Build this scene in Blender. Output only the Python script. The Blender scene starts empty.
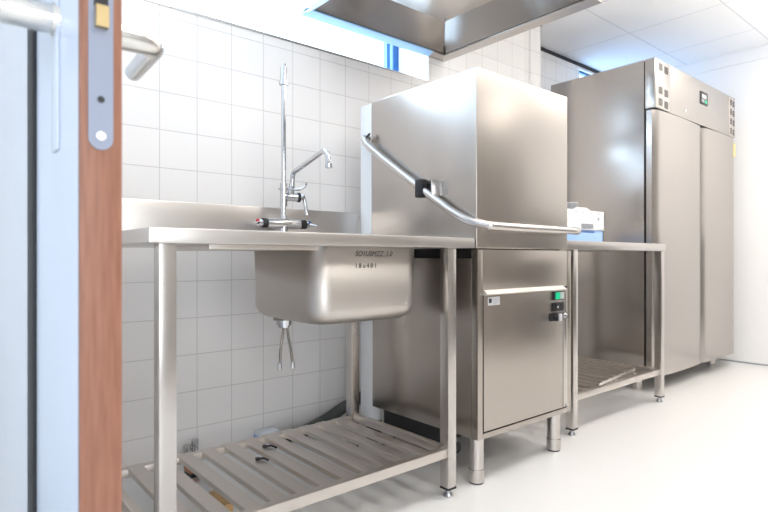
import bpy, bmesh, math, random
from mathutils import Vector, Matrix
random.seed(7)
R = math.radians
C = bpy.context.scene.collection
SC = bpy.context.scene

# ------------------------------------------------------------------ materials
def new_mat(name):
    m = bpy.data.materials.new(name); m.use_nodes = True
    nt = m.node_tree; nt.nodes.clear()
    out = nt.nodes.new('ShaderNodeOutputMaterial')
    p = nt.nodes.new('ShaderNodeBsdfPrincipled')
    nt.links.new(p.outputs[0], out.inputs[0])
    return m, nt, p, out

def plain(name, col, rough=.5, metal=0., spec=.5, var=.04, emit=None, estr=0.):
    m, nt, p, out = new_mat(name)
    p.inputs['Roughness'].default_value = rough
    p.inputs['Metallic'].default_value = metal
    p.inputs['Specular IOR Level'].default_value = spec
    tc = nt.nodes.new('ShaderNodeTexCoord')
    n = nt.nodes.new('ShaderNodeTexNoise'); n.inputs['Scale'].default_value = 14; n.inputs['Detail'].default_value = 3
    nt.links.new(tc.outputs['Object'], n.inputs['Vector'])
    r = nt.nodes.new('ShaderNodeValToRGB')
    r.color_ramp.elements[0].color = [c*(1-var) for c in col] + [1]
    r.color_ramp.elements[1].color = [min(1, c*(1+var)) for c in col] + [1]
    nt.links.new(n.outputs['Fac'], r.inputs[0]); nt.links.new(r.outputs[0], p.inputs['Base Color'])
    if emit:
        p.inputs['Emission Color'].default_value = (*emit, 1); p.inputs['Emission Strength'].default_value = estr
    return m

def steel(name, col, rough, stretch=(60, 60, 1.2), wave=.012, aniso=0., rot=0.):
    """brushed stainless steel: grain along one axis in the roughness, a slow waviness in the sheet"""
    m, nt, p, out = new_mat(name)
    p.inputs['Metallic'].default_value = 1
    tc = nt.nodes.new('ShaderNodeTexCoord')
    mp = nt.nodes.new('ShaderNodeMapping'); mp.inputs['Scale'].default_value = stretch
    nt.links.new(tc.outputs['Object'], mp.inputs[0])
    g = nt.nodes.new('ShaderNodeTexNoise'); g.inputs['Scale'].default_value = 4; g.inputs['Detail'].default_value = 4
    nt.links.new(mp.outputs[0], g.inputs['Vector'])
    mr = nt.nodes.new('ShaderNodeMapRange')
    mr.inputs['To Min'].default_value = rough-.002; mr.inputs['To Max'].default_value = rough+.002
    nt.links.new(g.outputs['Fac'], mr.inputs['Value']); nt.links.new(mr.outputs[0], p.inputs['Roughness'])
    r = nt.nodes.new('ShaderNodeValToRGB')
    r.color_ramp.elements[0].position = .3; r.color_ramp.elements[1].position = .7
    r.color_ramp.elements[0].color = [c*.996 for c in col] + [1]
    r.color_ramp.elements[1].color = [min(1, c*1.004) for c in col] + [1]
    p.inputs['Base Color'].default_value = (*col, 1)
    if aniso:
        p.inputs['Anisotropic'].default_value = aniso; p.inputs['Anisotropic Rotation'].default_value = rot
        tg = nt.nodes.new('ShaderNodeTangent'); tg.direction_type = 'RADIAL'; tg.axis = 'Z'
        nt.links.new(tg.outputs[0], p.inputs['Tangent'])
    w = nt.nodes.new('ShaderNodeTexNoise'); w.inputs['Scale'].default_value = 3.2; w.inputs['Detail'].default_value = 1
    nt.links.new(tc.outputs['Object'], w.inputs['Vector'])
    b = nt.nodes.new('ShaderNodeBump'); b.inputs['Strength'].default_value = 1; b.inputs['Distance'].default_value = wave
    nt.links.new(w.outputs['Fac'], b.inputs['Height']); nt.links.new(b.outputs[0], p.inputs['Normal'])
    return m

def tile_mat(name, col, mortar, size, off, rough, msize=.0016, bump=.0012, spec=.5, floor=False):
    m, nt, p, out = new_mat(name)
    L = nt.links.new
    p.inputs['Roughness'].default_value = rough; p.inputs['Specular IOR Level'].default_value = spec
    geo = nt.nodes.new('ShaderNodeNewGeometry')
    sp = nt.nodes.new('ShaderNodeSeparateXYZ'); L(geo.outputs['Position'], sp.inputs[0])
    sn = nt.nodes.new('ShaderNodeSeparateXYZ'); L(geo.outputs['True Normal'], sn.inputs[0])
    def axis_mask(o):
        a = nt.nodes.new('ShaderNodeMath'); a.operation = 'ABSOLUTE'; L(o, a.inputs[0])
        g = nt.nodes.new('ShaderNodeMath'); g.operation = 'GREATER_THAN'; g.inputs[1].default_value = .5
        L(a.outputs[0], g.inputs[0]); return g.outputs[0]
    mx, mz = axis_mask(sn.outputs[0]), axis_mask(sn.outputs[2])
    def mix(f, a, b):
        n = nt.nodes.new('ShaderNodeMix'); n.data_type = 'FLOAT'
        L(f, n.inputs[0]); L(a, n.inputs[2]); L(b, n.inputs[3]); return n.outputs[0]
    uu = mix(mx, sp.outputs[0], sp.outputs[1])
    vv = mix(mz, sp.outputs[2], sp.outputs[1])
    cb = nt.nodes.new('ShaderNodeCombineXYZ'); L(uu, cb.inputs[0]); L(vv, cb.inputs[1])
    ad = nt.nodes.new('ShaderNodeVectorMath'); ad.operation = 'SUBTRACT'
    ad.inputs[1].default_value = (off[0]-20*size, off[1]-20*size, 0); L(cb.outputs[0], ad.inputs[0])
    br = nt.nodes.new('ShaderNodeTexBrick'); br.offset = 0; br.squash = 1
    br.inputs['Scale'].default_value = 1; br.inputs['Brick Width'].default_value = size
    br.inputs['Row Height'].default_value = size; br.inputs['Mortar Size'].default_value = msize
    br.inputs['Mortar Smooth'].default_value = .2; br.inputs['Bias'].default_value = 0
    br.inputs['Color1'].default_value = (*col, 1); br.inputs['Color2'].default_value = (*[c*.985 for c in col], 1)
    br.inputs['Mortar'].default_value = (*mortar, 1)
    L(ad.outputs[0], br.inputs['Vector']); L(br.outputs['Color'], p.inputs['Base Color'])
    inv = nt.nodes.new('ShaderNodeMath'); inv.operation = 'SUBTRACT'; inv.inputs[0].default_value = 1; L(br.outputs['Fac'], inv.inputs[1])
    b = nt.nodes.new('ShaderNodeBump'); b.inputs['Strength'].default_value = .6; b.inputs['Distance'].default_value = bump
    L(inv.outputs[0], b.inputs['Height']); L(b.outputs[0], p.inputs['Normal'])
    return m

def glass_mat(name, tint):
    m = bpy.data.materials.new(name); m.use_nodes = True
    nt = m.node_tree; nt.nodes.clear()
    out = nt.nodes.new('ShaderNodeOutputMaterial')
    t = nt.nodes.new('ShaderNodeBsdfTransparent'); t.inputs[0].default_value = (*tint, 1)
    g = nt.nodes.new('ShaderNodeBsdfGlossy'); g.inputs['Roughness'].default_value = .02
    mx = nt.nodes.new('ShaderNodeMixShader')
    mx.inputs[0].default_value = .05; nt.links.new(t.outputs[0], mx.inputs[1]); nt.links.new(g.outputs[0], mx.inputs[2])
    nt.links.new(mx.outputs[0], out.inputs[0])
    return m

def wood_mat(name, c1, c2, rough=.45):
    m, nt, p, out = new_mat(name)
    tc = nt.nodes.new('ShaderNodeTexCoord')
    mp = nt.nodes.new('ShaderNodeMapping'); mp.inputs['Scale'].default_value = (90, 90, 7)
    n = nt.nodes.new('ShaderNodeTexNoise'); n.inputs['Scale'].default_value = 2; n.inputs['Detail'].default_value = 5
    nt.links.new(tc.outputs['Object'], mp.inputs[0]); nt.links.new(mp.outputs[0], n.inputs['Vector'])
    r = nt.nodes.new('ShaderNodeValToRGB')
    r.color_ramp.elements[0].position = .3; r.color_ramp.elements[1].position = .7
    r.color_ramp.elements[0].color = (*c1, 1); r.color_ramp.elements[1].color = (*c2, 1)
    nt.links.new(n.outputs['Fac'], r.inputs[0]); nt.links.new(r.outputs[0], p.inputs['Base Color'])
    p.inputs['Roughness'].default_value = rough
    return m

ST = (.48, .435, .395)
M = dict(
    steel=steel('brushed_steel', ST, .27, (30, 30, .8), wave=.0035, aniso=.35),
    hood_steel=steel('hood_brushed_steel', (.50, .463, .43), .27, (30, 30, .8), wave=.004, aniso=.35, rot=.25),
    top_steel=steel('worktop_steel', (.62, .59, .565), .30, (1.5, 60, 60), .004),
    leg_steel=steel('tube_steel', (.60, .57, .545), .24, (80, 80, 2), .002),
    shelf_steel=steel('shelf_steel', (.68, .63, .585), .32, (60, 1.2, 60), .003),
    fridge_steel=steel('fridge_steel', (.53, .495, .465), .27, (70, 70, 1), .0035, .6),
    dark_steel=steel('extractor_steel', (.42, .40, .385), .26, (1.2, 1.2, 60), .01),
    bowl_steel=steel('bowl_steel', (.58, .545, .51), .42, (4, 4, 40), .006),
    chrome=plain('chrome', (.62, .63, .65), .07, 1, var=.01),
    zinc=plain('zinc_pipe', (.5, .51, .53), .3, 1),
    satin=plain('satin_handle', (.74, .73, .70), .26, 1, var=.01),
    tile=tile_mat('wall_tile', (.865, .843, .825), (.62, .60, .59), .15, (.111, .134), .22),
    paint=plain('wall_paint', (.86, .855, .85), .6, var=.01),
    farwall=plain('far_wall_paint', (.34, .32, .30), .6, var=.02),
    daylight_tint=plain('reflected_daylight_blue', (.42, .66, .92), .35),  # steel coloured pale blue to stand for reflected window daylight
    reflection_dark=plain('dark_reflection_panel', (.10, .095, .09), .5, var=.02),  # near black, for the added panel that darkens reflections
    ceil=tile_mat('ceiling_tile', (.93, .925, .92), (.68, .69, .71), .61, (3.91, 1.90), .8, .004, .003, .2),
    floor=plain('floor_resin', (.72, .715, .708), .28, 0, .35, var=.012),
    black=plain('black_plastic', (.012, .012, .014), .4),
    rubber=plain('rubber', (.02, .02, .022), .6),
    gray=plain('gray_plastic', (.35, .36, .38), .5),
    column=plain('column_sheet', (.80, .82, .84), .35, 0, .5, var=.01),
    white=plain('white_plastic', (.74, .74, .74), .4),
    blue=plain('blue_plastic', (.30, .48, .86), .4),
    blueframe=plain('blue_window_frame', (.012, .11, .33), .35),
    green=plain('green_lens', (.0, .35, .16), .3, emit=(.02, .8, .4), estr=.35),
    silver=plain('silver_plastic', (.62, .62, .63), .3, .4),
    plate=plain('plate_gray', (.58, .58, .59), .4, .3),
    ink=plain('marker_ink', (.05, .045, .045), .6),
    red=plain('red_cap', (.55, .04, .05), .35),
    glass=glass_mat('window_glass', (.97, .985, 1)),
    doorface=plain('door_laminate', (.60, .655, .75), .22, 0, .5, var=.01),
    doorglass=plain('door_panel', (.62, .655, .72), .10, 0, .5, var=.005),
    doorwood=wood_mat('door_hardwood', (.235, .095, .055), (.33, .145, .09)),
    lockplate=plain('lock_plate', (.27, .30, .38), .5, .5),
    brass=plain('brass', (.55, .42, .22), .3, 1),
    oak=wood_mat('tool_wood', (.55, .33, .13), (.72, .47, .22)),
    orange=plain('orange_wood', (.45, .17, .06), .5),
    hose=plain('braided_hose', (.26, .24, .22), .35, .8),
    yellow=plain('yellow_label', (.85, .68, .32), .5),
    shadetube=plain('shade_tube', (.06, .065, .065), .5),
    pack=plain('packet_white', (.75, .78, .82), .5),
)

# ------------------------------------------------------------------ mesh helpers
def add_box(bm, x0, x1, y0, y1, z0, z1, bev=0., seg=2):
    r = bmesh.ops.create_cube(bm, size=1)
    bmesh.ops.scale(bm, vec=(x1-x0, y1-y0, z1-z0), verts=r['verts'])
    bmesh.ops.translate(bm, vec=((x0+x1)/2, (y0+y1)/2, (z0+z1)/2), verts=r['verts'])
    if bev:
        es = list({e for v in r['verts'] for e in v.link_edges})
        bmesh.ops.bevel(bm, geom=es, offset=bev, segments=seg, affect='EDGES', profile=.6)

def add_cyl(bm, p0, p1, r0, r1=None, n=24, cap=True):
    p0, p1 = Vector(p0), Vector(p1); d = p1-p0
    q = bmesh.ops.create_cone(bm, cap_ends=cap, segments=n, radius1=r0, radius2=r0 if r1 is None else r1, depth=d.length)
    m = Matrix.Translation((p0+p1)/2) @ d.to_track_quat('Z', 'Y').to_matrix().to_4x4()
    bmesh.ops.transform(bm, matrix=m, verts=q['verts'])

def smooth_path(pts, n=8):
    pts = [Vector(p) for p in pts]; out = []
    for i in range(len(pts)-1):
        a, b = pts[i], pts[i+1]; p = pts[i-1] if i else a*2-b; q = pts[i+2] if i+2 < len(pts) else b*2-a
        for k in range(n):
            t = k/n
            out.append(.5*((2*a)+(b-p)*t+(2*p-5*a+4*b-q)*t*t+(3*a-p-3*b+q)*t**3))
    out.append(pts[-1]); return out

def round_path(pts, rad, n=8):
    """straight runs with filleted corners"""
    pts = [Vector(p) for p in pts]; out = [pts[0]]
    for i in range(1, len(pts)-1):
        a, b, c = pts[i-1], pts[i], pts[i+1]
        u, w = (a-b).normalized(), (c-b).normalized()
        r = min(rad, (a-b).length*.49, (c-b).length*.49)
        s, e = b+u*r, b+w*r
        for k in range(n+1):
            t = k/n; out.append(s*(1-t)**2+b*2*t*(1-t)+e*t*t)
    out.append(pts[-1]); return out

def add_tube(bm, path, rad, n=16, cap=True):
    path = [Vector(p) for p in path]; rings = []; ref = None
    for i, p in enumerate(path):
        t = (path[min(i+1, len(path)-1)]-path[max(i-1, 0)]).normalized()
        if ref is None:
            ref = t.orthogonal().normalized()
        ref = (ref-t*ref.dot(t)).normalized(); s = t.cross(ref)
        r = rad(i/(len(path)-1)) if callable(rad) else rad
        rings.append([bm.verts.new(p+(ref*math.cos(2*math.pi*k/n)+s*math.sin(2*math.pi*k/n))*r) for k in range(n)])
    for a, b in zip(rings, rings[1:]):
        for k in range(n):
            bm.faces.new((a[k], a[(k+1) % n], b[(k+1) % n], b[k]))
    if cap:
        bm.faces.new(rings[0][::-1]); bm.faces.new(rings[-1])

def add_prism(bm, prof, axis, a, b):
    """extrude a closed 2-D profile along an axis ('x': prof in (y,z); 'y': (x,z); 'z': (x,y))"""
    def P(u, v, w):
        return {'x': (w, u, v), 'y': (u, w, v), 'z': (u, v, w)}[axis]
    A = [bm.verts.new(P(u, v, a)) for u, v in prof]; B = [bm.verts.new(P(u, v, b)) for u, v in prof]
    n = len(prof)
    for k in range(n):
        bm.faces.new((A[k], A[(k+1) % n], B[(k+1) % n], B[k]))
    bm.faces.new(A[::-1]); bm.faces.new(B)

def rrect(x0, x1, y0, y1, r, n=7):
    out = []
    for cx, cy, a0 in ((x1-r, y1-r, 0), (x0+r, y1-r, 90), (x0+r, y0+r, 180), (x1-r, y0+r, 270)):
        for k in range(n+1):
            a = R(a0+90*k/n); out.append((cx+r*math.cos(a), cy+r*math.sin(a)))
    return out

def obj(name, bm, mat, parent=None, origin=None, smooth=True):
    """link one mesh object. Vertices come in world space; the origin goes to the thing's base"""
    bmesh.ops.recalc_face_normals(bm, faces=bm.faces)
    if smooth:
        for f in bm.faces: f.smooth = True
        for e in bm.edges:
            if len(e.link_faces) == 2 and e.calc_face_angle(0) > R(32): e.smooth = False
    me = bpy.data.meshes.new(name)
    o = bpy.data.objects.new(name, me); C.objects.link(o)
    wp = Vector((0, 0, 0))
    if origin is not None: wp = Vector(origin)
    elif parent is not None:
        q = parent
        while q is not None: wp += q.location; q = q.parent
    bmesh.ops.translate(bm, vec=-wp, verts=bm.verts)
    bm.to_mesh(me); bm.free(); me.materials.append(mat)
    if parent is not None: o.parent = parent
    else: o.location = wp
    return o

def thing(name, label, cat, loc, group=None):
    o = bpy.data.objects.new(name, None); C.objects.link(o); o.location = loc
    o.empty_display_size = .1; o['label'] = label; o['category'] = cat
    if group: o['group'] = group
    return o

def tag(o, label, cat, group=None):
    o['label'] = label; o['category'] = cat
    if group: o['group'] = group
    return o

def struct(name, bm, mat, smooth=False):
    o = obj(name, bm, mat, smooth=smooth); o['kind'] = 'structure'; return o

def text_part(name, body, size, mat, parent, matrix, shear=0.):
    cu = bpy.data.curves.new(name, 'FONT'); cu.body = body; cu.size = size; cu.extrude = .0002; cu.shear = shear
    t = bpy.data.objects.new(name+'_tmp', cu); C.objects.link(t)
    dg = bpy.context.evaluated_depsgraph_get()
    me = bpy.data.meshes.new_from_object(t.evaluated_get(dg))
    bpy.data.objects.remove(t)
    bm = bmesh.new(); bm.from_mesh(me); bpy.data.meshes.remove(me)
    bmesh.ops.transform(bm, matrix=matrix, verts=bm.verts)
    return obj(name, bm, mat, parent, smooth=False)

FRONT = Matrix(((1, 0, 0, 0), (0, 0, -1, 0), (0, 1, 0, 0), (0, 0, 0, 1)))     # text plane -> facing -Y

def new(): return bmesh.new()

# ------------------------------------------------------------------ the room
YW, YB, XR, ZC = 2.22, 2.47, 4.93, 2.45
X0, Y0 = -1.3, -1.9
bm = new(); add_box(bm, X0-.2, XR+.2, Y0-.2, 2.62, -.1, 0); struct('floor', bm, M['floor'])
bm = new(); add_box(bm, X0-.2, XR+.2, Y0-.2, 2.62, ZC, ZC+.1); struct('ceiling', bm, M['ceil'])
WX0, WX1, WZ0, WZ1 = .30, 2.188, 1.83, 2.40       # window over the sink
V0, V1, VZ0, VZ1 = 4.202, 4.88, 1.75, 2.41         # window behind the fridge
bm = new()
add_box(bm, .05, 3.262, YW, 2.62, 0, WZ0)
add_box(bm, WX1, 3.262, YW, 2.62, WZ0, ZC)
add_box(bm, .05, WX0, YW, 2.62, WZ0, ZC)
add_box(bm, WX0, WX1, YW, 2.62, WZ1, ZC)
add_box(bm, 3.262, V0, YB, 2.62, 0, ZC)
add_box(bm, V1, XR, YB, 2.62, 0, ZC)
add_box(bm, V0, V1, YB, 2.62, 0, VZ0)
add_box(bm, V0, V1, YB, 2.62, VZ1, ZC)
struct('wall_back', bm, M['tile'])
bm = new(); add_box(bm, 3.146, 3.262, YW-.012, YW, 0, 2.425); struct('trim_1', bm, M['tile'])
bm = new(); add_box(bm, 3.262, XR, YB-.012, YB, 2.428, ZC); add_box(bm, 3.20, 3.275, YW-.016, YW+.02, 2.428, ZC)
struct('trim_2', bm, M['rubber'])
bm = new(); add_box(bm, WX0, WX1, YW-.004, YW+.006, WZ0-.006, WZ0+.002); struct('trim_3', bm, M['zinc'])
bm = new(); add_box(bm, XR, XR+.15, Y0, 2.62, 0, ZC); struct('wall_right', bm, M['paint'])
bm = new(); add_box(bm, XR-.012, XR, Y0, YB, 2.353, ZC, .003); struct('trim_4', bm, M['paint'])
bm = new(); add_box(bm, XR-.004, XR, Y0, YB, 0, .012); struct('baseboard_right', bm, M['gray'])
FX_0, FX_1, FZ0, FZ1 = -1.15, .75, .25, 2.05           # unseen opening added behind the camera to brighten below the tables
bm = new(); add_box(bm, X0-.15, FX_0, Y0-.15, Y0, 0, ZC); add_box(bm, FX_1, XR+.15, Y0-.15, Y0, 0, ZC)
add_box(bm, FX_0, FX_1, Y0-.15, Y0, 0, FZ0); add_box(bm, FX_0, FX_1, Y0-.15, Y0, FZ1, ZC); struct('wall_front', bm, M['farwall'])
bm = new(); add_box(bm, .05, .28, 1.56, YW, 0, ZC); struct('wall_left', bm, M['paint'])
# the passage on the other side of the door, with its own window
PZ0, PZ1, PY0, PY1 = .5, 2.2, -.6, 1.3
bm = new()
add_box(bm, X0-.15, X0, Y0, PY0, 0, ZC); add_box(bm, X0-.15, X0, PY1, 2.62, 0, ZC)
add_box(bm, X0-.15, X0, PY0, PY1, 0, PZ0); add_box(bm, X0-.15, X0, PY0, PY1, PZ1, ZC)
struct('wall_passage', bm, M['farwall'])
bm = new(); add_box(bm, X0, .05, YW, 2.62, 0, ZC); struct('wall_passage_end', bm, M['paint'])

def window(name, x0, x1, z0, z1, y, mullions, mw=.05, fw=.042):
    bm = new()
    add_box(bm, x0, x1, y, y+.035, z0, z0+fw*.4, .003); add_box(bm, x0, x1, y, y+.035, z1-fw, z1, .003)
    add_box(bm, x0, x0+fw, y, y+.035, z0, z1, .003); add_box(bm, x1-fw, x1, y, y+.035, z0, z1, .003)
    for m in mullions: add_box(bm, m-mw/2, m+mw/2, y, y+.035, z0, z1, .003)
    f = struct(name, bm, M['blueframe'])
    bm = new(); add_box(bm, x0+.01, x1-.01, y+.016, y+.020, z0+.01, z1-.01)
    obj('pane', bm, M['glass'], f, smooth=False)
    return f
window('window_1', WX0, WX1, WZ0, WZ1, YB, [2.108], .024)
window('window_2', V0, V1, VZ0, VZ1, YB+.03, [], .02, .012)
bm = new()
for a in ((PY0, PY1, PZ0, PZ0+.06), (PY0, PY1, PZ1-.06, PZ1), (PY0, PY0+.06, PZ0, PZ1), (PY1-.06, PY1, PZ0, PZ1)):
    add_box(bm, X0-.12, X0-.06, *a)
f = struct('window_3', bm, M['white'])
bm = new(); add_box(bm, X0-.094, X0-.088, PY0+.02, PY1-.02, PZ0+.02, PZ1-.02); obj('pane', bm, M['glass'], f, smooth=False)

bm = new()
for a in ((FX_0, FX_1, FZ0, FZ0+.06), (FX_0, FX_1, FZ1-.06, FZ1), (FX_0, FX_0+.06, FZ0, FZ1), (FX_1-.06, FX_1, FZ0, FZ1), (-.23, -.17, FZ0, FZ1)):
    add_box(bm, a[0], a[1], Y0-.12, Y0-.06, a[2], a[3])
f = struct('unseen_fill_window', bm, M['white'])  # added window for the fill light, out of view
bm = new(); add_box(bm, FX_0+.02, FX_1-.02, Y0-.094, Y0-.088, FZ0+.02, FZ1-.02); obj('pane', bm, M['glass'], f, smooth=False)  # pane of the added unseen window
bm = new(); add_box(bm, XR-.03, XR+.001, -1.85, -1.08, 0, 2.1, .003); struct('unseen_dark_door', bm, M['farwall'])  # unseen door added as a dark area in the dishwasher front's reflection
bm = new(); add_box(bm, XR-.012, XR+.001, -1.07, .10, .08, 1.02, .002); struct('unseen_dark_panel', bm, M['reflection_dark'])  # unseen dark panel added to darken reflections in the steel

# ------------------------------------------------------------------ the open door at the left
DX0, DX1, DY0, DY1 = .1227, .1627, .629, 1.535
d1 = bpy.data.objects.new('door_1', None); C.objects.link(d1); d1.location = (DX0+.02, DY1, 0); d1['kind'] = 'structure'
bm = new(); add_box(bm, DX0, DX1, DY0+.010, DY1, .006, 2.1, .0015); obj('leaf', bm, M['doorface'], d1)
bm = new(); add_box(bm, DX0, DX1, DY0, DY0+.0102, .006, 2.1, .001); obj('edge_lipping', bm, M['doorwood'], d1)
bm = new(); add_box(bm, DX0-.002, DX0+.001, .962, DY1-.09, .15, 1.98); obj('inset_panel', bm, M['doorglass'], d1)
bm = new()
add_box(bm, DX0-.005, DX0+.001, .908, .962, .10, 2.03, .002); add_box(bm, DX0-.005, DX0+.001, DY1-.09, DY1-.04, .10, 2.03, .002)
add_box(bm, DX0-.005, DX0+.001, .962, DY1-.09, 1.98, 2.03, .002); add_box(bm, DX0-.005, DX0+.001, .962, DY1-.09, .10, .15, .002)
obj('gasket', bm, M['rubber'], d1)
# lock front in the edge
cx = (.130+.1548)/2-.0006
bm = new()
prof = [(cx+.0118*math.cos(R(a)), .9555+.0118*math.sin(R(a))) for a in range(180, 361, 15)]
prof += [(cx+.0118*math.cos(R(a)), 1.165+.0118*math.sin(R(a))) for a in range(0, 181, 15)]
add_prism(bm, prof, 'y', DY0-.0015, DY0+.002)
lp = obj('lock_front', bm, M['lockplate'], d1)
bm = new(); add_prism(bm, [(cx-.006, 1.070), (cx+.006, 1.070), (cx+.006, 1.092), (cx-.006, 1.092)], 'y', DY0-.009, DY0); obj('latch_bolt', bm, M['brass'], lp)
bm = new(); add_box(bm, cx-.007, cx+.007, DY0-.0018, DY0, 1.092, 1.112); obj('latch_opening', bm, M['black'], lp)
bm = new(); add_cyl(bm, (cx, DY0-.0019, .996), (cx, DY0, .996), .0036); obj('deadbolt_hole', bm, M['black'], lp)
bm = new(); add_cyl(bm, (cx, DY0-.0028, .958), (cx, DY0, .958), .0045); obj('screw', bm, M['satin'], lp)
# lever handles, one on either face, with long back plates
HZ, HY = 1.114, .752
for s in (-1, 1):
    xf = DX0 if s < 0 else DX1
    bm = new(); a, b = sorted((xf, xf+s*.004)); add_box(bm, a, b, HY-.016, HY+.016, .958, 1.18, .0015)
    bp = obj('back_plate', bm, M['doorface'] if s < 0 else M['satin'], d1)
    bm = new()
    ex = xf+s*.076
    path = round_path([(xf, HY, HZ), (ex, HY, HZ), (ex+s*.004, HY+.125, HZ-.004)], .028, 10)
    add_tube(bm, path, lambda t: .0175-.005*t, 20)
    add_cyl(bm, (xf, HY, HZ), (xf+s*.007, HY, HZ), .0195, .0185, 28)
    obj('lever', bm, M['satin'], bp)
bm = new()
for z in (.25, 1.85): add_cyl(bm, (DX0-.004, DY1+.008, z), (DX0-.004, DY1+.008, z+.1), .01)
obj('hinge', bm, M['satin'], d1)

# ------------------------------------------------------------------ shared: tables of square tube
def table_leg(root, x0, y0, ztop, s=.04):
    bm = new(); add_box(bm, x0, x0+s, y0, y0+s, .034, ztop, .002)
    l = obj('leg', bm, M['leg_steel'], root)
    bm = new(); add_box(bm, x0-.0005, x0+s+.0005, y0-.0005, y0+s+.0005, .027, .0345, .001)
    f = obj('leg_cap', bm, M['rubber'], l)
    bm = new()
    cx, cy = x0+s/2, y0+s/2
    add_cyl(bm, (cx, cy, .010), (cx, cy, .028), .009); add_cyl(bm, (cx, cy, .004), (cx, cy, .013), .017, .013)
    add_cyl(bm, (cx, cy, 0), (cx, cy, .0045), .017)
    obj('foot', bm, M['zinc'], l)
    return l

def shelf(root, x0, x1, y0, y1, ztop, first, pitch, w, drop=.013):
    """under-shelf: a folded front and back rail, end rails and U-shaped slats running front to back"""
    bm = new()
    add_box(bm, x0, x1, y0, y0+.028, ztop-.032, ztop, .003); add_box(bm, x0, x1, y1-.028, y1, ztop-.040, ztop-drop-.002, .002)
    add_box(bm, x0, x0+.025, y0, y1, ztop-.032, ztop-.002, .003); add_box(bm, x1-.025, x1, y0, y1, ztop-.032, ztop-.002, .003)
    x = first; zs = ztop-drop
    while x+w < x1-.02:
        if x > x0+.02:
            t, h, a, b = .002, .016, x, x+w
            # channel with its flat side up and lips turned down
            prof = [(a, zs-h), (a+t, zs-h), (a+t, zs-t), (b-t, zs-t), (b-t, zs-h), (b, zs-h),
                    (b, zs-.0015), (b-.0015, zs), (a+.0015, zs), (a, zs-.0015)]
            add_prism(bm, prof, 'y', y0+.012, y1-.001)
        x += pitch
    return obj('slatted_shelf', bm, M['shelf_steel'], root)

# ------------------------------------------------------------------ sink table
TX0, TX1, TY0, TY1, TZ = .39, 1.506, 1.29, 2.0, .90
BX0, BX1, BY0, BY1, BZ = .880, 1.318, 1.365, 1.80, .622
st = thing('sink_table', 'long stainless steel table with a deep sink bowl, slatted undershelf and upstand against tiles', 'sink table', (.948, 1.645, 0))
bm = new()
zt = TZ-.036
def ring_slab(bm, o, h, z0, z1):
    vs = {}
    for z in (z0, z1):
        for k, (a, b, c, d) in (('o', o), ('h', h)):
            vs[k, z] = [bm.verts.new(p) for p in ((a, c, z), (b, c, z), (b, d, z), (a, d, z))]
    for i in range(4):
        j = (i+1) % 4
        for z in (z0, z1): bm.faces.new((vs['o', z][i], vs['o', z][j], vs['h', z][j], vs['h', z][i]))
        for k in 'oh': bm.faces.new((vs[k, z0][i], vs[k, z0][j], vs[k, z1][j], vs[k, z1][i]))
    bmesh.ops.recalc_face_normals(bm, faces=bm.faces)
    es = [e for e in bm.edges if e.calc_face_angle(0) > .5]
    bmesh.ops.bevel(bm, geom=es, offset=.0035, segments=2, affect='EDGES', profile=.6)
ring_slab(bm, (TX0, TX1, TY0, TY1), (BX0+.004, BX1-.004, BY0+.004, BY1-.004), zt, TZ)
obj('worktop', bm, M['top_steel'], st)
bm = new(); add_box(bm, TX0, TX1, TY1-.022, TY1, zt, 1.031, .004); obj('backsplash', bm, M['top_steel'], st)
bm = new()
for a, b in ((.56, BX0+.012),):
    bm = new(); add_box(bm, a, b, 1.362, 1.80, zt-.012, zt+.002, .002); obj('support_plate', bm, M['shelf_steel'], st)
# bowl, an open shell with rounded corners and a rounded bottom
bm = new(); rings = []; rc, rb = .065, .05
prof = [(TZ-.004, 0), (BZ+rb+.02, .004)] + [(BZ+rb-rb*math.sin(R(a)), .004+rb*(1-math.cos(R(a)))) for a in range(0, 91, 15)] + [(BZ, .10), (BZ, .16)]
for z, ins in prof:
    r = max(.02, rc-ins*.35); rings.append([bm.verts.new((x, y, z)) for x, y in rrect(BX0+ins, BX1-ins, BY0+ins, BY1-ins, r)])
for a, b in zip(rings, rings[1:]):
    n = len(a)
    for k in range(n): bm.faces.new((a[k], a[(k+1) % n], b[(k+1) % n], b[k]))
bm.faces.new(rings[-1])
bowl = obj('sink_bowl', bm, M['bowl_steel'], st)
md = bowl.modifiers.new('sheet', 'SOLIDIFY'); md.thickness = .002; md.offset = -1
dx, dy = .952, 1.672
bm = new(); add_cyl(bm, (dx, dy, BZ+.004), (dx, dy, BZ-.006), .036, .036, 28); obj('drain_flange', bm, M['hose'], bowl)
bm = new(); add_cyl(bm, (dx, dy, BZ-.005), (dx, dy, BZ-.024), .027, .026, 12); add_cyl(bm, (dx, dy, BZ-.022), (dx, dy, BZ-.032), .021, .020, 24)
obj('drain_nut', bm, M['chrome'], bowl)
text_part('marker_writing', 'SO1U0MZZ .1.0', .0235, M['ink'], bowl, Matrix.Translation((1.028, BY0-.0004, .835)) @ FRONT @ Matrix.Scale(.95, 4, (1, 0, 0)), .25)
text_part('marker_writing', '1 8 u 4 0 1', .021, M['ink'], bowl, Matrix.Translation((1.028, BY0-.0002, .798)) @ FRONT @ Matrix.Scale(.95, 4, (1, 0, 0)), -.05)
for x in (.4165, 1.381):
    for y in (1.302, 1.857): table_leg(st, x, y, zt+.004)
shelf(st, .415, 1.381+.034, 1.309, 1.888, .171, .4195, .0800, .046)

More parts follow.
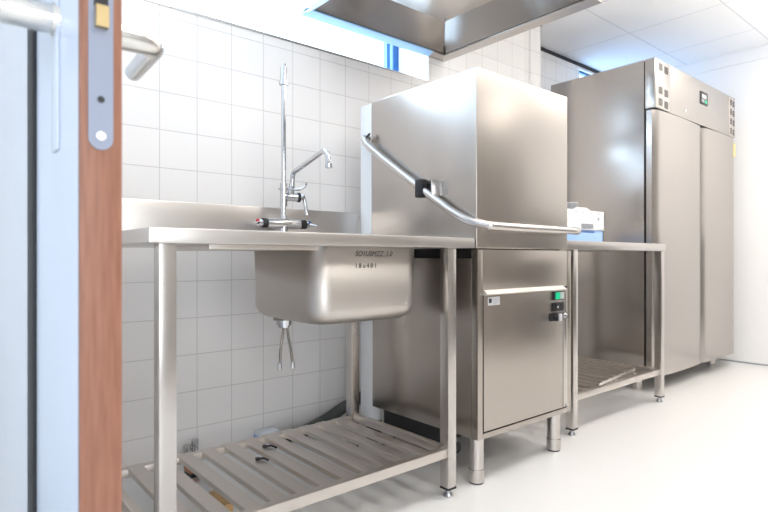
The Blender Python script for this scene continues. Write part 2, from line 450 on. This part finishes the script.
# pre-rinse tap with its tails under the table
fx, fy = 1.081, 1.90
tap = thing('pre_rinse_tap', 'tall chrome pre-rinse tap with upright riser and swivel spout on the sink table', 'tap', (fx, fy, TZ))
bm = new()
add_cyl(bm, (fx, fy, TZ), (fx, fy, TZ+.010), .030, .028); add_cyl(bm, (fx, fy, TZ+.008), (fx, fy, TZ+.055), .018, .018)
add_tube(bm, [(fx-.085, fy, .962), (fx-.06, fy, .962), (fx-.03, fy, .962), (fx, fy, .964), (fx+.03, fy, .962), (fx+.06, fy, .962), (fx+.085, fy, .962)],
         lambda t: .017+.005*math.cos((t-.5)*math.pi), 20)
add_cyl(bm, (fx, fy, .95), (fx, fy, .995), .021, .013)
obj('mixer_body', bm, M['chrome'], tap)
for s, cap in ((-1, 'red'), (1, 'blueframe')):
    bm = new(); add_cyl(bm, (fx+s*.075, fy-.004, .962), (fx+s*.096, fy-.004, .962), .018, .018, 28)
    v = obj('valve_ring', bm, M['rubber'], tap)
    bm = new(); add_cyl(bm, (fx+s*.094, fy-.004, .962), (fx+s*.112, fy-.004, .962), .015, .012)
    add_tube(bm, smooth_path([(fx+s*.104, fy-.004, .962), (fx+s*.118, fy-.014, .961), (fx+s*.136, fy-.03, .955)]), lambda t: .0075-.002*t, 12)
    lv = obj('lever', bm, M['chrome'], v)
    bm = new(); add_cyl(bm, (fx+s*.111, fy-.006, .969), (fx+s*.118, fy-.006, .969), .009, .008); obj('marker_cap', bm, M[cap], lv)
bm = new(); add_cyl(bm, (fx, fy, .985), (fx, fy, 1.52), .0095, .0095, 20); add_cyl(bm, (fx, fy, 1.03), (fx, fy, 1.12), .0145, .0145)
obj('riser_pipe', bm, M['chrome'], tap)
bm = new(); add_cyl(bm, (fx, fy, 1.505), (fx, fy, 1.518), .018, .018); add_cyl(bm, (fx, fy, 1.518), (fx, fy, 1.575), .0135, .012); add_cyl(bm, (fx, fy, 1.573), (fx, fy, 1.588), .009, .008)
obj('top_fitting', bm, M['chrome'], tap)
bm = new()
vz = 1.068
add_tube(bm, [(fx, fy, vz), (fx+.03, fy-.008, vz), (fx+.055, fy-.014, vz)], lambda t: .0155+.002*t, 20)
add_cyl(bm, (fx+.028, fy-.007, vz), (fx+.026, fy-.02, vz+.055), .014, .011)
vb = obj('spout_valve', bm, M['chrome'], tap)
bm = new(); add_cyl(bm, (fx+.053, fy-.0135, vz), (fx+.064, fy-.0165, vz), .019, .019); obj('valve_ring', bm, M['rubber'], vb)
bm = new(); add_cyl(bm, (fx+.062, fy-.016, vz), (fx+.080, fy-.021, vz+.004), .013, .012)
add_tube(bm, smooth_path([(fx+.076, fy-.02, vz+.012), (fx+.083, fy-.022, vz-.02), (fx+.090, fy-.028, vz-.070)]), lambda t: .0065+.002*t, 12)
obj('valve_lever', bm, M['chrome'], vb)
bm = new()
tip = Vector((1.072, 1.575, 1.140))
add_tube(bm, round_path([(fx+.026, fy-.02, 1.11), (fx+.026, fy-.025, 1.160), (1.075, 1.612, 1.205), (tip.x, tip.y+.004, tip.z+.05), tip], .035, 8), .0098, 16)
add_cyl(bm, tip+Vector((0, 0, .014)), tip, .0125, .0125)
obj('swivel_spout', bm, M['chrome'], tap)
bm = new(); add_cyl(bm, (fx, fy, 1.094), (fx, fy, 1.101), .021, .021)
add_tube(bm, smooth_path([(fx+.01, fy-.018, 1.098), (fx+.045, fy-.035, 1.096), (fx+.07, fy-.04, 1.108), (fx+.078, fy-.042, 1.124)]), .0045, 10)
obj('hook', bm, M['chrome'], tap)
for pts in ([(1.085, 1.90, .90), (1.080, 1.90, .70), (1.083, 1.905, .56), (1.072, 1.905, .48), (1.067, 1.905, .405)],
            [(1.098, 1.90, .90), (1.102, 1.90, .70), (1.094, 1.895, .56), (1.110, 1.895, .47), (1.119, 1.895, .405)]):
    bm = new(); add_tube(bm, smooth_path(pts), .0052, 10); h = obj('supply_hose', bm, M['hose'], tap)
    e = Vector(pts[-1]); bm = new(); add_cyl(bm, e+Vector((0, 0, .012)), e-Vector((0, 0, .012)), .0085, .0085, 6); obj('hose_nut', bm, M['zinc'], h)

# ------------------------------------------------------------------ pass-through dishwasher
HX0, HX1, HY0, HY1 = 1.5145, 2.104, 1.290, 1.893
BBX0, BBX1 = 1.521, 2.131
dw = thing('dishwasher', 'tall stainless steel pass-through dishwasher with a lift-up hood and bent tube handle', 'dishwasher', (1.82, 1.6, 0))
bm = new(); add_box(bm, HX0, HX1, HY0, HY1, .863, 1.514, .005, 3); obj('lift_hood', bm, M['hood_steel'], dw)
bm = new()
add_box(bm, BBX0, BBX1, HY0+.03, HY1, .172, .828, .003); add_box(bm, 1.549, 2.100, HY0, HY0+.03, .708, .859, .002)
add_box(bm, BBX0, 1.549, HY0, HY0+.03, .172, .859, .002); add_box(bm, 2.100, BBX1, HY0, HY0+.03, .172, .859, .002)
add_box(bm, 1.549, 2.100, HY0, HY0+.03, .172, .193, .002)
obj('cabinet', bm, M['steel'], dw)
bm = new(); add_box(bm, BBX0+.03, BBX1-.04, HY0+.03, HY1-.01, .826, .864); obj('gap_shade', bm, M['rubber'], dw)  # black core put in for the shaded gap under the hood
bm = new(); add_box(bm, 1.5525, 2.0965, HY0-.002, HY0+.011, .198, .695, .002)
fp = obj('front_panel', bm, M['steel'], dw)
bm = new(); add_prism(bm, [(HY0-.020, .698), (HY0-.016, .694), (HY0+.006, .694), (HY0+.006, .712), (HY0-.002, .712)], 'x', 1.5525, 2.066)
obj('panel_lip', bm, M['top_steel'], fp)
bm = new(); add_box(bm, 2.068, 2.0962, HY0-.004, HY0+.001, .20, .700, .001); obj('control_strip', bm, M['leg_steel'], fp)
yp = HY0-.002
bm = new(); add_box(bm, 1.574, 1.642, yp-.0015, yp, .655, .686, .0005); mp_ = obj('maker_plate', bm, M['plate'], fp)
bm = new(); add_box(bm, 1.578, 1.594, yp-.002, yp-.001, .664, .680); obj('printed_square', bm, M['black'], mp_)
bm = new(); [add_box(bm, 1.600, 1.600+w, yp-.002, yp-.001, z, z+.0018) for z, w in ((.676, .034), (.670, .030), (.664, .036), (.659, .022))]; obj('printed_lines', bm, M['gray'], mp_)
def rocker(z0, z1, lens, other):
    bm = new(); add_box(bm, 1.989, 2.062, yp-.006, yp, z0, z1, .002); b = obj('rocker_switch', bm, M['black'], fp)
    bm = new(); add_box(bm, 2.000, 2.030, yp-.011, yp-.004, z0+.004, z1-.004, .002); obj('lens', bm, lens, b)
    bm = new(); add_box(bm, 2.034, 2.056, yp-.012, yp-.004, z0+.005, z1-.004, .002); obj('key', bm, other, b)
    return b
rocker(.653, .689, M['green'], M['silver'])
b = rocker(.606, .643, M['black'], M['rubber'])
bm = new(); add_box(bm, 2.007, 2.014, yp-.0115, yp-.010, .622, .629); obj('printed_mark', bm, M['white'], b)
bm = new(); add_box(bm, 1.968, 2.062, yp-.005, yp, .567, .601, .004); k = obj('selector_base', bm, M['black'], fp)
bm = new(); add_cyl(bm, (2.008, yp, .584), (2.008, yp-.022, .584), .019, .016, 28); kk = obj('selector_knob', bm, M['rubber'], k)
bm = new(); add_box(bm, 1.998, 2.016, yp-.029, yp-.018, .569, .599, .003); obj('knob_grip', bm, M['silver'], kk)
bm = new(); add_cyl(bm, (2.084, HY0-.004, .585), (2.084, HY0-.010, .585), .010); add_cyl(bm, (2.084, HY0-.009, .585), (2.084, HY0-.016, .585), .006); obj('lock_screw', bm, M['chrome'], fp)
bm = new(); add_cyl(bm, (2.092, HY0-.001, .206), (2.092, HY0-.008, .206), .007); obj('panel_screw', bm, M['zinc'], fp)
bm = new(); add_box(bm, HX0+.004, HX0+.35, HY1, 1.977, .10, 1.512, .006); obj('rear_column', bm, M['column'], dw)
bm = new(); add_box(bm, HX0+.03, HX0+.32, HY1+.01, 1.967, 0.0, .101, .002); obj('column_base', bm, M['rubber'], dw)
for x, y in ((1.566, 1.335), (2.083, 1.345), (1.585, 1.868), (2.083, 1.868)):
    bm = new(); add_cyl(bm, (x, y, .05), (x, y, .173), .0275); add_cyl(bm, (x, y, .006), (x, y, .052), .0295, .0295)
    f = obj('foot', bm, M['leg_steel'], dw)
    bm = new(); add_cyl(bm, (x, y, 0), (x, y, .007), .027); obj('foot_pad', bm, M['rubber'], f)
bm = new(); add_box(bm, 1.56, 2.09, 1.52, HY1-.02, .095, .175, .006); add_cyl(bm, (1.60, 1.46, .085), (1.60, 1.53, .085), .022, .022); obj('pump_and_underside_shade', bm, M['rubber'], dw)  # black box stands in for shade under the cabinet; cylinder is the pump
# lift handle: bent tube from the rear of the left side, down and around the front
ax, by = HX0-.030, 1.232
arm = [(HX0+.01, 1.915, 1.358), (ax+.004, 1.905, 1.352), (ax, 1.870, 1.312), (ax, 1.707, 1.202), (ax, 1.569, 1.114), (ax, 1.461, 1.048), (ax, 1.385, 1.001),
       (ax+.006, 1.315, .966), (ax+.030, 1.262, .948), (ax+.075, by, .941), (1.75, by, .940), (2.06, by, .940)]
bm = new(); pth = smooth_path(arm, 8)
pth += smooth_path([(2.06, by, .940), (2.105, by+.012, .941), (2.13, by+.05, .944), (2.134, by+.12, .97), (2.134, 1.62, 1.15), (2.134, 1.93, 1.36), (2.10, 1.94, 1.362)], 8)[1:]
add_tube(bm, pth, .0150, 18)
lh = obj('lift_handle', bm, M['leg_steel'], dw)
bm = new(); add_box(bm, ax-.020, ax+.016, 1.520, 1.562, 1.062, 1.134, .008); add_box(bm, ax+.010, HX0+.002, 1.49, 1.535, 1.072, 1.118, .004)
cl = obj('handle_clip', bm, M['black'], lh)
bm = new(); add_box(bm, ax-.016, HX0+.002, 1.470, 1.474, 1.066, 1.122, .001); obj('clip_plate', bm, M['chrome'], cl)
bm = new(); add_cyl(bm, (ax-.004, 1.896, 1.345), (ax+.012, 1.88, 1.372), .005); obj('pivot_pin', bm, M['black'], lh)

# ------------------------------------------------------------------ side table with racks
SX0, SX1, SY0, SY1 = 2.262, 3.268, 1.376, 2.0
sd = thing('side_table', 'short stainless steel table with slatted undershelf between the dishwasher and the refrigerator', 'table', (2.77, 1.69, 0))
bm = new(); add_box(bm, SX0-.075, SX1, SY0, SY1, .866, .908, .004); obj('worktop', bm, M['top_steel'], sd)
for x in (2.304, 3.228):
    for y in (1.383, 1.940): table_leg(sd, x, y, .87)
shelf(sd, 2.306, 3.262, 1.390, 1.972, .190, 2.312, .0800, .038, .006)

def rack(name, label, mat, x0, x1, y0, y1, z0, z1, notch, holes):
    root = thing(name, label, 'dish rack', ((x0+x1)/2, (y0+y1)/2, z0))
    bm = new(); t = .012
    def wall_y(y):            # wall in the XZ plane with a grip opening
        a, b, c, d = notch
        add_box(bm, x0, x1, y, y+t, z0, c, .002); add_box(bm, x0, x1, y, y+t, d, z1, .002)
        add_box(bm, x0, a, y, y+t, c-.002, d+.002, .001); add_box(bm, b, x1, y, y+t, c-.002, d+.002, .001)
    wall_y(y0); wall_y(y1-t)
    add_box(bm, x0, x0+t, y0, y1, z0, z1, .002); add_box(bm, x1-t, x1, y0, y1, z0, z1, .002)
    for i in range(9):
        x = x0+.03+i*(x1-x0-.06)/8; add_box(bm, x-.003, x+.003, y0, y1, z0, z0+.008)
        y = y0+.03+i*(y1-y0-.06)/8; add_box(bm, x0, x1, y-.003, y+.003, z0, z0+.008)
    obj('basket', bm, mat, root)
    if holes:
        for x, z in holes:
            bm = new(); add_cyl(bm, (x, y0-.0006, z), (x, y0+.001, z), .0055, .0055, 12); obj('hole', bm, M['gray'], root)
    return root
rz = .908
rack('blue_dish_rack', 'light blue plastic dish rack standing on the side table under a white one', M['blue'], 2.33, 2.795, 1.50, 1.96, rz, .972, (2.52, 2.70, .958, .966), None)
rw = rack('white_dish_rack', 'white plastic dish rack stacked on top of the blue rack beside the dishwasher', M['white'], 2.325, 2.802, 1.495, 1.965, .9725, 1.072, (2.565, 2.685, .974, 1.003),
     [(2.515, 1.060), (2.588, 1.060), (2.66, 1.060), (2.735, 1.060)])
bm = new(); add_prism(bm, [(2.50, 1.071), (2.66, 1.071), (2.615, 1.086), (2.53, 1.084)], 'y', 1.495, 1.507); obj('raised_rim', bm, M['white'], rw)
bm = new(); add_cyl(bm, (2.735, 1.4945, 1.032), (2.735, 1.497, 1.032), .010, .010, 16); obj('maker_mark', bm, M['gray'], rw)
cup = thing('plastic_cup', 'small grey cup standing in the white dish rack next to the dishwasher', 'cup', (2.572, 1.56, .980))
bm = new()
for z, r in ((.98, .028), (1.105, .036)): pass
pr = [(.0001, .980), (.026, .980), (.036, 1.112), (.034, 1.112), (.0245, .984), (.0001, .984)]
rings = [[bm.verts.new((2.572+r*math.cos(2*math.pi*k/24), 1.56+r*math.sin(2*math.pi*k/24), z)) for k in range(24)] for r, z in pr]
for a, b in zip(rings, rings[1:]):
    for k in range(24): bm.faces.new((a[k], a[(k+1) % 24], b[(k+1) % 24], b[k]))
obj('bowl', bm, M['gray'], cup)
bm = new(); add_cyl(bm, (2.572, 1.56, 1.108), (2.572, 1.56, 1.114), .0372, .0372, 24, False); obj('rim', bm, M['plate'], cup)
# loose strip on the undershelf
bm = new()
a, b = Vector((2.545, 1.400, .199)), Vector((3.07, 1.470, .196))
dr = (b-a).normalized(); sd_ = Vector((-dr.y, dr.x, 0))*.011
vs = []
for p in (a, b):
    for s in (-1, 1):
        for z in (-.004, .012 if s < 0 else -.002): vs.append(bm.verts.new(p+sd_*s+Vector((0, 0, z))))
bmesh.ops.convex_hull(bm, input=vs)
tag(obj('steel_strip', bm, M['leg_steel'], None, (a+b)/2-Vector((0, 0, .005))), 'loose steel strip lying askew along the front of the side table shelf', 'strip')

# ------------------------------------------------------------------ refrigerator
FX0, FX1, FY0, FY1 = 3.412, 4.785, 1.500, 2.225
fr = thing('refrigerator', 'tall wide two-door stainless steel refrigerator standing in the far corner', 'refrigerator', (4.1, 1.86, 0))
bm = new(); add_box(bm, FX0, FX1, 1.566, FY1, .105, 2.05, .003); obj('cabinet', bm, M['fridge_steel'], fr)
bm = new(); add_box(bm, FX0+.012, FX1-.012, 1.553, 1.5675, .12, 2.03); obj('door_gasket', bm, M['rubber'], fr)
bm = new(); add_box(bm, FX0, FX1, FY0, 1.561, 1.745, 2.05, .004); hd = obj('header_panel', bm, M['fridge_steel'], fr)
MID = 4.150
def bow(x0, x1, sag, n=20):
    pts = [(x0, 1.553)]
    for k in range(n+1):
        t = k/n; x = x0+(x1-x0)*t
        e = min(1, min(t, 1-t)/.07); pts.append((x, FY0+.020-.020*math.sin(e*math.pi/2)-sag*math.sin(math.pi*t)))
    pts.append((x1, 1.553)); return pts
for x0, x1 in ((FX0+.001, MID-.003), (MID+.003, FX1-.001)):
    bm = new(); add_prism(bm, bow(x0, x1, .013), 'z', .096, 1.735); obj('door', bm, M['fridge_steel'], fr)
for s in (0, 1):                                   # vent grilles left and right in the header
    x0, x1 = (FX0+.012, FX0+.205) if s == 0 else (FX1-.13, FX1-.01)
    bm = new(); add_box(bm, x0, x1, FY0-.0025, FY0+.001, 1.752, 2.043, .001); g = obj('vent_grille', bm, M['shelf_steel'], hd)
    for i in range(2):
        for j in range(4):
            cxv, czv = x0+(x1-x0)*(.30+.42*i), 1.787+.072*j-(.006 if i else 0)
            if j == 2 and s == 0: continue
            bm = new(); w = (x1-x0)*.14
            for q in range(4): add_box(bm, cxv-w, cxv+w, FY0-.0035, FY0-.002, czv-.020+q*.0115, czv-.020+q*.0115+.0075)
            obj('vent_slot', bm, M['rubber'], g)
bm = new(); add_box(bm, 4.105, 4.235, FY0-.004, FY0, 1.893, 1.980, .002); ds = obj('display', bm, M['black'], hd)
bm = new(); add_box(bm, 4.128, 4.206, FY0-.0055, FY0-.003, 1.935, 1.963, .001); obj('digits_window', bm, M['silver'], ds)
bm = new(); add_box(bm, 4.120, 4.170, FY0-.0055, FY0-.003, 1.905, 1.929, .001); obj('keypad', bm, M['gray'], ds)
bm = new(); add_box(bm, 4.182, 4.216, FY0-.0055, FY0-.003, 1.905, 1.926, .001); obj('power_key', bm, M['green'], ds)
bm = new(); add_cyl(bm, (3.86, FY0-.003, 1.80), (3.86, FY0, 1.80), .012); obj('lock', bm, M['silver'], hd)
bm = new(); add_box(bm, 4.745, 4.778, FY0-.006, FY0+.012, 1.60, 1.70, .001); obj('door_sticker', bm, M['yellow'], fr)
for x, y in ((3.475, 1.64), (4.70, 1.64), (3.475, 2.16), (4.70, 2.16)):
    bm = new(); add_cyl(bm, (x, y, .0), (x, y, .106), .030, .027); obj('foot', bm, M['leg_steel'], fr)

# ------------------------------------------------------------------ extractor hood over the dishwasher
EX0, EX1, EY0, EY1, EZ = 1.352, 2.318, 1.248, 2.219, 1.968
eh = thing('extractor_hood', 'square stainless steel extractor hood hanging from the ceiling above the dishwasher', 'extractor hood', ((EX0+EX1)/2, (EY0+EY1)/2, ZC))
t, DL, ZT = .006, .165, 2.103
def loop(d, z): return [(EX0+d, EY0+d, z), (EX1-d, EY0+d, z), (EX1-d, EY1-d, z), (EX0+d, EY1-d, z)]
bm = new()
rs = [[bm.verts.new(p) for p in l] for l in (loop(0, EZ), loop(0, EZ+.004), loop(DL, ZT+.008), loop(DL, ZT), loop(.006, EZ))]
for a, b in zip(rs, rs[1:]+rs[:1]):
    for k in range(4): bm.faces.new((a[k], a[(k+1) % 4], b[(k+1) % 4], b[k]))
obj('canopy', bm, M['dark_steel'], eh, smooth=False)
bm = new(); add_box(bm, EX0+DL, EX1-DL, EY0+DL, EY1-DL, ZT+.008, ZC, .003); obj('duct_collar', bm, M['dark_steel'], eh)
w, h = .040, .020                                    # sloping drip gutter along the lower edge
def gutter(p, q, a, b, mat, axis):                    # p outer, q inner coordinate
    bm = new(); add_prism(bm, [(p, EZ-.003), (p, EZ+.004), (q, EZ+h), (q, EZ+h-.006)], axis, a, b); obj('drip_gutter', bm, mat, eh)
gutter(EY1, EY1-w, EX0+.001, 2.19, M['daylight_tint'], 'x'); gutter(EY1, EY1-w, 2.19, EX1-.001, M['top_steel'], 'x')  # blue lengths carry the window's reflected light as colour
gutter(EY0, EY0+w, EX0+.001, EX1-.001, M['top_steel'], 'x')
gutter(EX0, EX0+w, EY0+.001, EY1-.001, M['daylight_tint'], 'y'); gutter(EX1, EX1-w, EY0+.001, EY1-.001, M['top_steel'], 'y')
bm = new(); add_box(bm, EX0+DL-.004, EX1-DL+.004, EY0+DL-.004, EY1-DL+.004, ZT-.002, ZT+.007); cp = obj('inner_top', bm, M['shelf_steel'], eh)
bm = new(); add_cyl(bm, (EX1-DL-.03, EY1-DL-.03, ZT-.022), (EX1-DL-.03, EY1-DL-.03, ZT-.001), .004); obj('bolt', bm, M['chrome'], cp)

# ------------------------------------------------------------------ small things on and by the floor
for x, h, lab in ((.806, .082, 'shorter chrome pipe end by the tiled wall, left of the pair behind the shelf'), (.838, .098, 'taller chrome pipe end by the tiled wall, right of the pair behind the shelf')):
    v = thing('pipe_stub', lab, 'pipe', (x, 2.185, 0), 'pipe ends behind the sink table')
    bm = new(); add_cyl(bm, (x, 2.185, 0), (x, 2.185, h-.02), .010); obj('pipe', bm, M['zinc'], v)
    bm = new(); add_cyl(bm, (x, 2.185, h-.024), (x, 2.185, h), .0145, .0145, 12); add_cyl(bm, (x, 2.185, h-.045), (x, 2.185, h-.032), .0145, .0145, 12); obj('cap_nut', bm, M['chrome'], v)
tr = thing('scraper', 'scraper with a wide steel blade and a pale wooden handle lying under the shelf slats', 'scraper', (.76, 1.88, 0))
bm = new(); add_prism(bm, [(.752, 2.015), (.800, 2.020), (.782, 1.865), (.760, 1.835), (.738, 1.865)], 'z', .004, .007); obj('blade', bm, M['zinc'], tr)
bm = new(); add_tube(bm, smooth_path([(.760, 1.845, .008), (.759, 1.81, .018), (.756, 1.76, .019), (.753, 1.68, .017)]), lambda t: .007+.011*math.sin(min(1, t*1.5+.1)*math.pi/2), 14); obj('handle', bm, M['oak'], tr)
br = thing('brush', 'small brush with an orange-brown wooden grip lying under the shelf near the tiled wall', 'brush', (.780, 2.07, 0))
bm = new(); add_box(bm,   .762, .800, 2.040, 2.105, .018, .045, .006); obj('grip', bm, M['orange'], br)
bm = new(); add_box(bm, .765, .797, 2.043, 2.102, 0, .019, .003); obj('bristles', bm, M['black'], br)
pk = thing('packet', 'small white and blue packet lying against the tiled wall behind the shelf', 'packet', (1.16, 2.18, 0))
bm = new(); add_box(bm, 1.115, 1.205, 2.15, 2.212, 0, .072, .008); obj('wrapper', bm, M['pack'], pk)
bm = new(); add_box(bm, 1.112, 1.208, 2.147, 2.213, .032, .054, .003); obj('band', bm, M['blue'], pk)
for pts, lab in (([(.850, 1.665, .1595), (.875, 1.635, .1595)], 'black cable tie on the sink table shelf, nearer the front rail'),
                 ([(.925, 1.76, .1595), (.955, 1.725, .1595)], 'black cable tie on the shelf slats nearer the tiles and the blue packet')):
    bm = new(); a, b = Vector(pts[0]), Vector(pts[1]); mid = (a+b)/2+Vector((0, 0, .006))
    add_tube(bm, smooth_path([a, mid, b]), .0035, 8); add_box(bm, a.x-.006, a.x+.006, a.y-.006, a.y+.006, .158, .167, .001)
    tag(obj('cable_tie', bm, M['black'], None, a), lab, 'cable tie')
bm = new(); add_tube(bm, smooth_path([(1.24, 2.16, .030), (1.34, 2.16, .036), (1.45, 2.155, .066), (1.56, 2.14, .115), (1.70, 2.10, .17), (1.86, 2.06, .16)]), .028, 14)  # dark tube standing in for a wedge of likely shadow at the wall
tag(obj('shade_tube', bm, M['shadetube'], None, (1.36, 2.14, 0)), 'dark tube standing in for likely shadow along the tiles behind the dishwasher', 'hose')

# ------------------------------------------------------------------ light
def area(name, loc, rot, sx, sy, power, col):
    l = bpy.data.lights.new(name, 'AREA'); l.shape = 'RECTANGLE'; l.size = sx; l.size_y = sy; l.energy = power; l.color = col
    o = bpy.data.objects.new(name, l); C.objects.link(o); o.location = loc; o.rotation_euler = rot; return o
WARM = (1, .95, .885)
for i, (x, y) in enumerate(((.9, -.9), (2.5, -.9), (4.1, -.9), (.9, .65), (2.6, .55), (4.0, .65))):
    area('ceiling_panel', (x, y, ZC-.006), (0, 0, 0), .6, .6, (14, 14, 8, 10, 14, 14)[i], WARM)
for x, y in ((2.7, .45), (4.0, .5)):              # added uplights without a fixture, to brighten the ceiling
    area('ceiling_fill', (x, y, 2.12), (R(180), 0, 0), 1.2, .2, 17, WARM)
area('daylight', ((WX0+WX1)/2+.2, 2.66, 2.12), (R(-90), 0, 0), WX1-WX0+.5, .62, 70, (.60, .80, 1))
area('daylight', ((V0+V1)/2, 2.66, 2.10), (R(-90), 0, 0), V1-V0, .7, 8, (.16, .48, 1))
area('daylight', ((FX_0+FX_1)/2, Y0-.18, 1.15), (R(90), 0, 0), FX_1-FX_0, 1.8, 42, (1, .95, .895))  # fill light of the added window, reaching under the tables
area('daylight', (X0-.18, .35, 1.35), (0, R(-90), 0), 1.7, 1.9, 12, (.60, .78, 1))
w = bpy.data.worlds.new('sky'); SC.world = w; w.use_nodes = True
bg = w.node_tree.nodes['Background']; bg.inputs[0].default_value = (.80, .90, 1, 1); bg.inputs[1].default_value = 2.5

# ------------------------------------------------------------------ camera
cam = bpy.data.cameras.new('camera'); co = bpy.data.objects.new('camera', cam); C.objects.link(co)
co.location = (0, 0, .832); co.rotation_euler = (R(90), 0, R(-40))
cam.sensor_width = 36; cam.lens = 549/768*36; cam.shift_y = 1/768; cam.clip_start = .01
cam.dof.use_dof = True; cam.dof.focus_distance = 2.3; cam.dof.aperture_fstop = 6.3
SC.camera = co
SC.view_settings.view_transform = 'Standard'; SC.view_settings.look = 'None'
SC.view_settings.exposure = -.08; SC.view_settings.gamma = 1; SC.view_settings.use_curve_mapping = False
SC.cycles.max_bounces = 14; SC.cycles.diffuse_bounces = 6; SC.cycles.glossy_bounces = 6; SC.cycles.transparent_max_bounces = 10
SC.cycles.sample_clamp_indirect = 20
SC.cycles.use_denoising = True
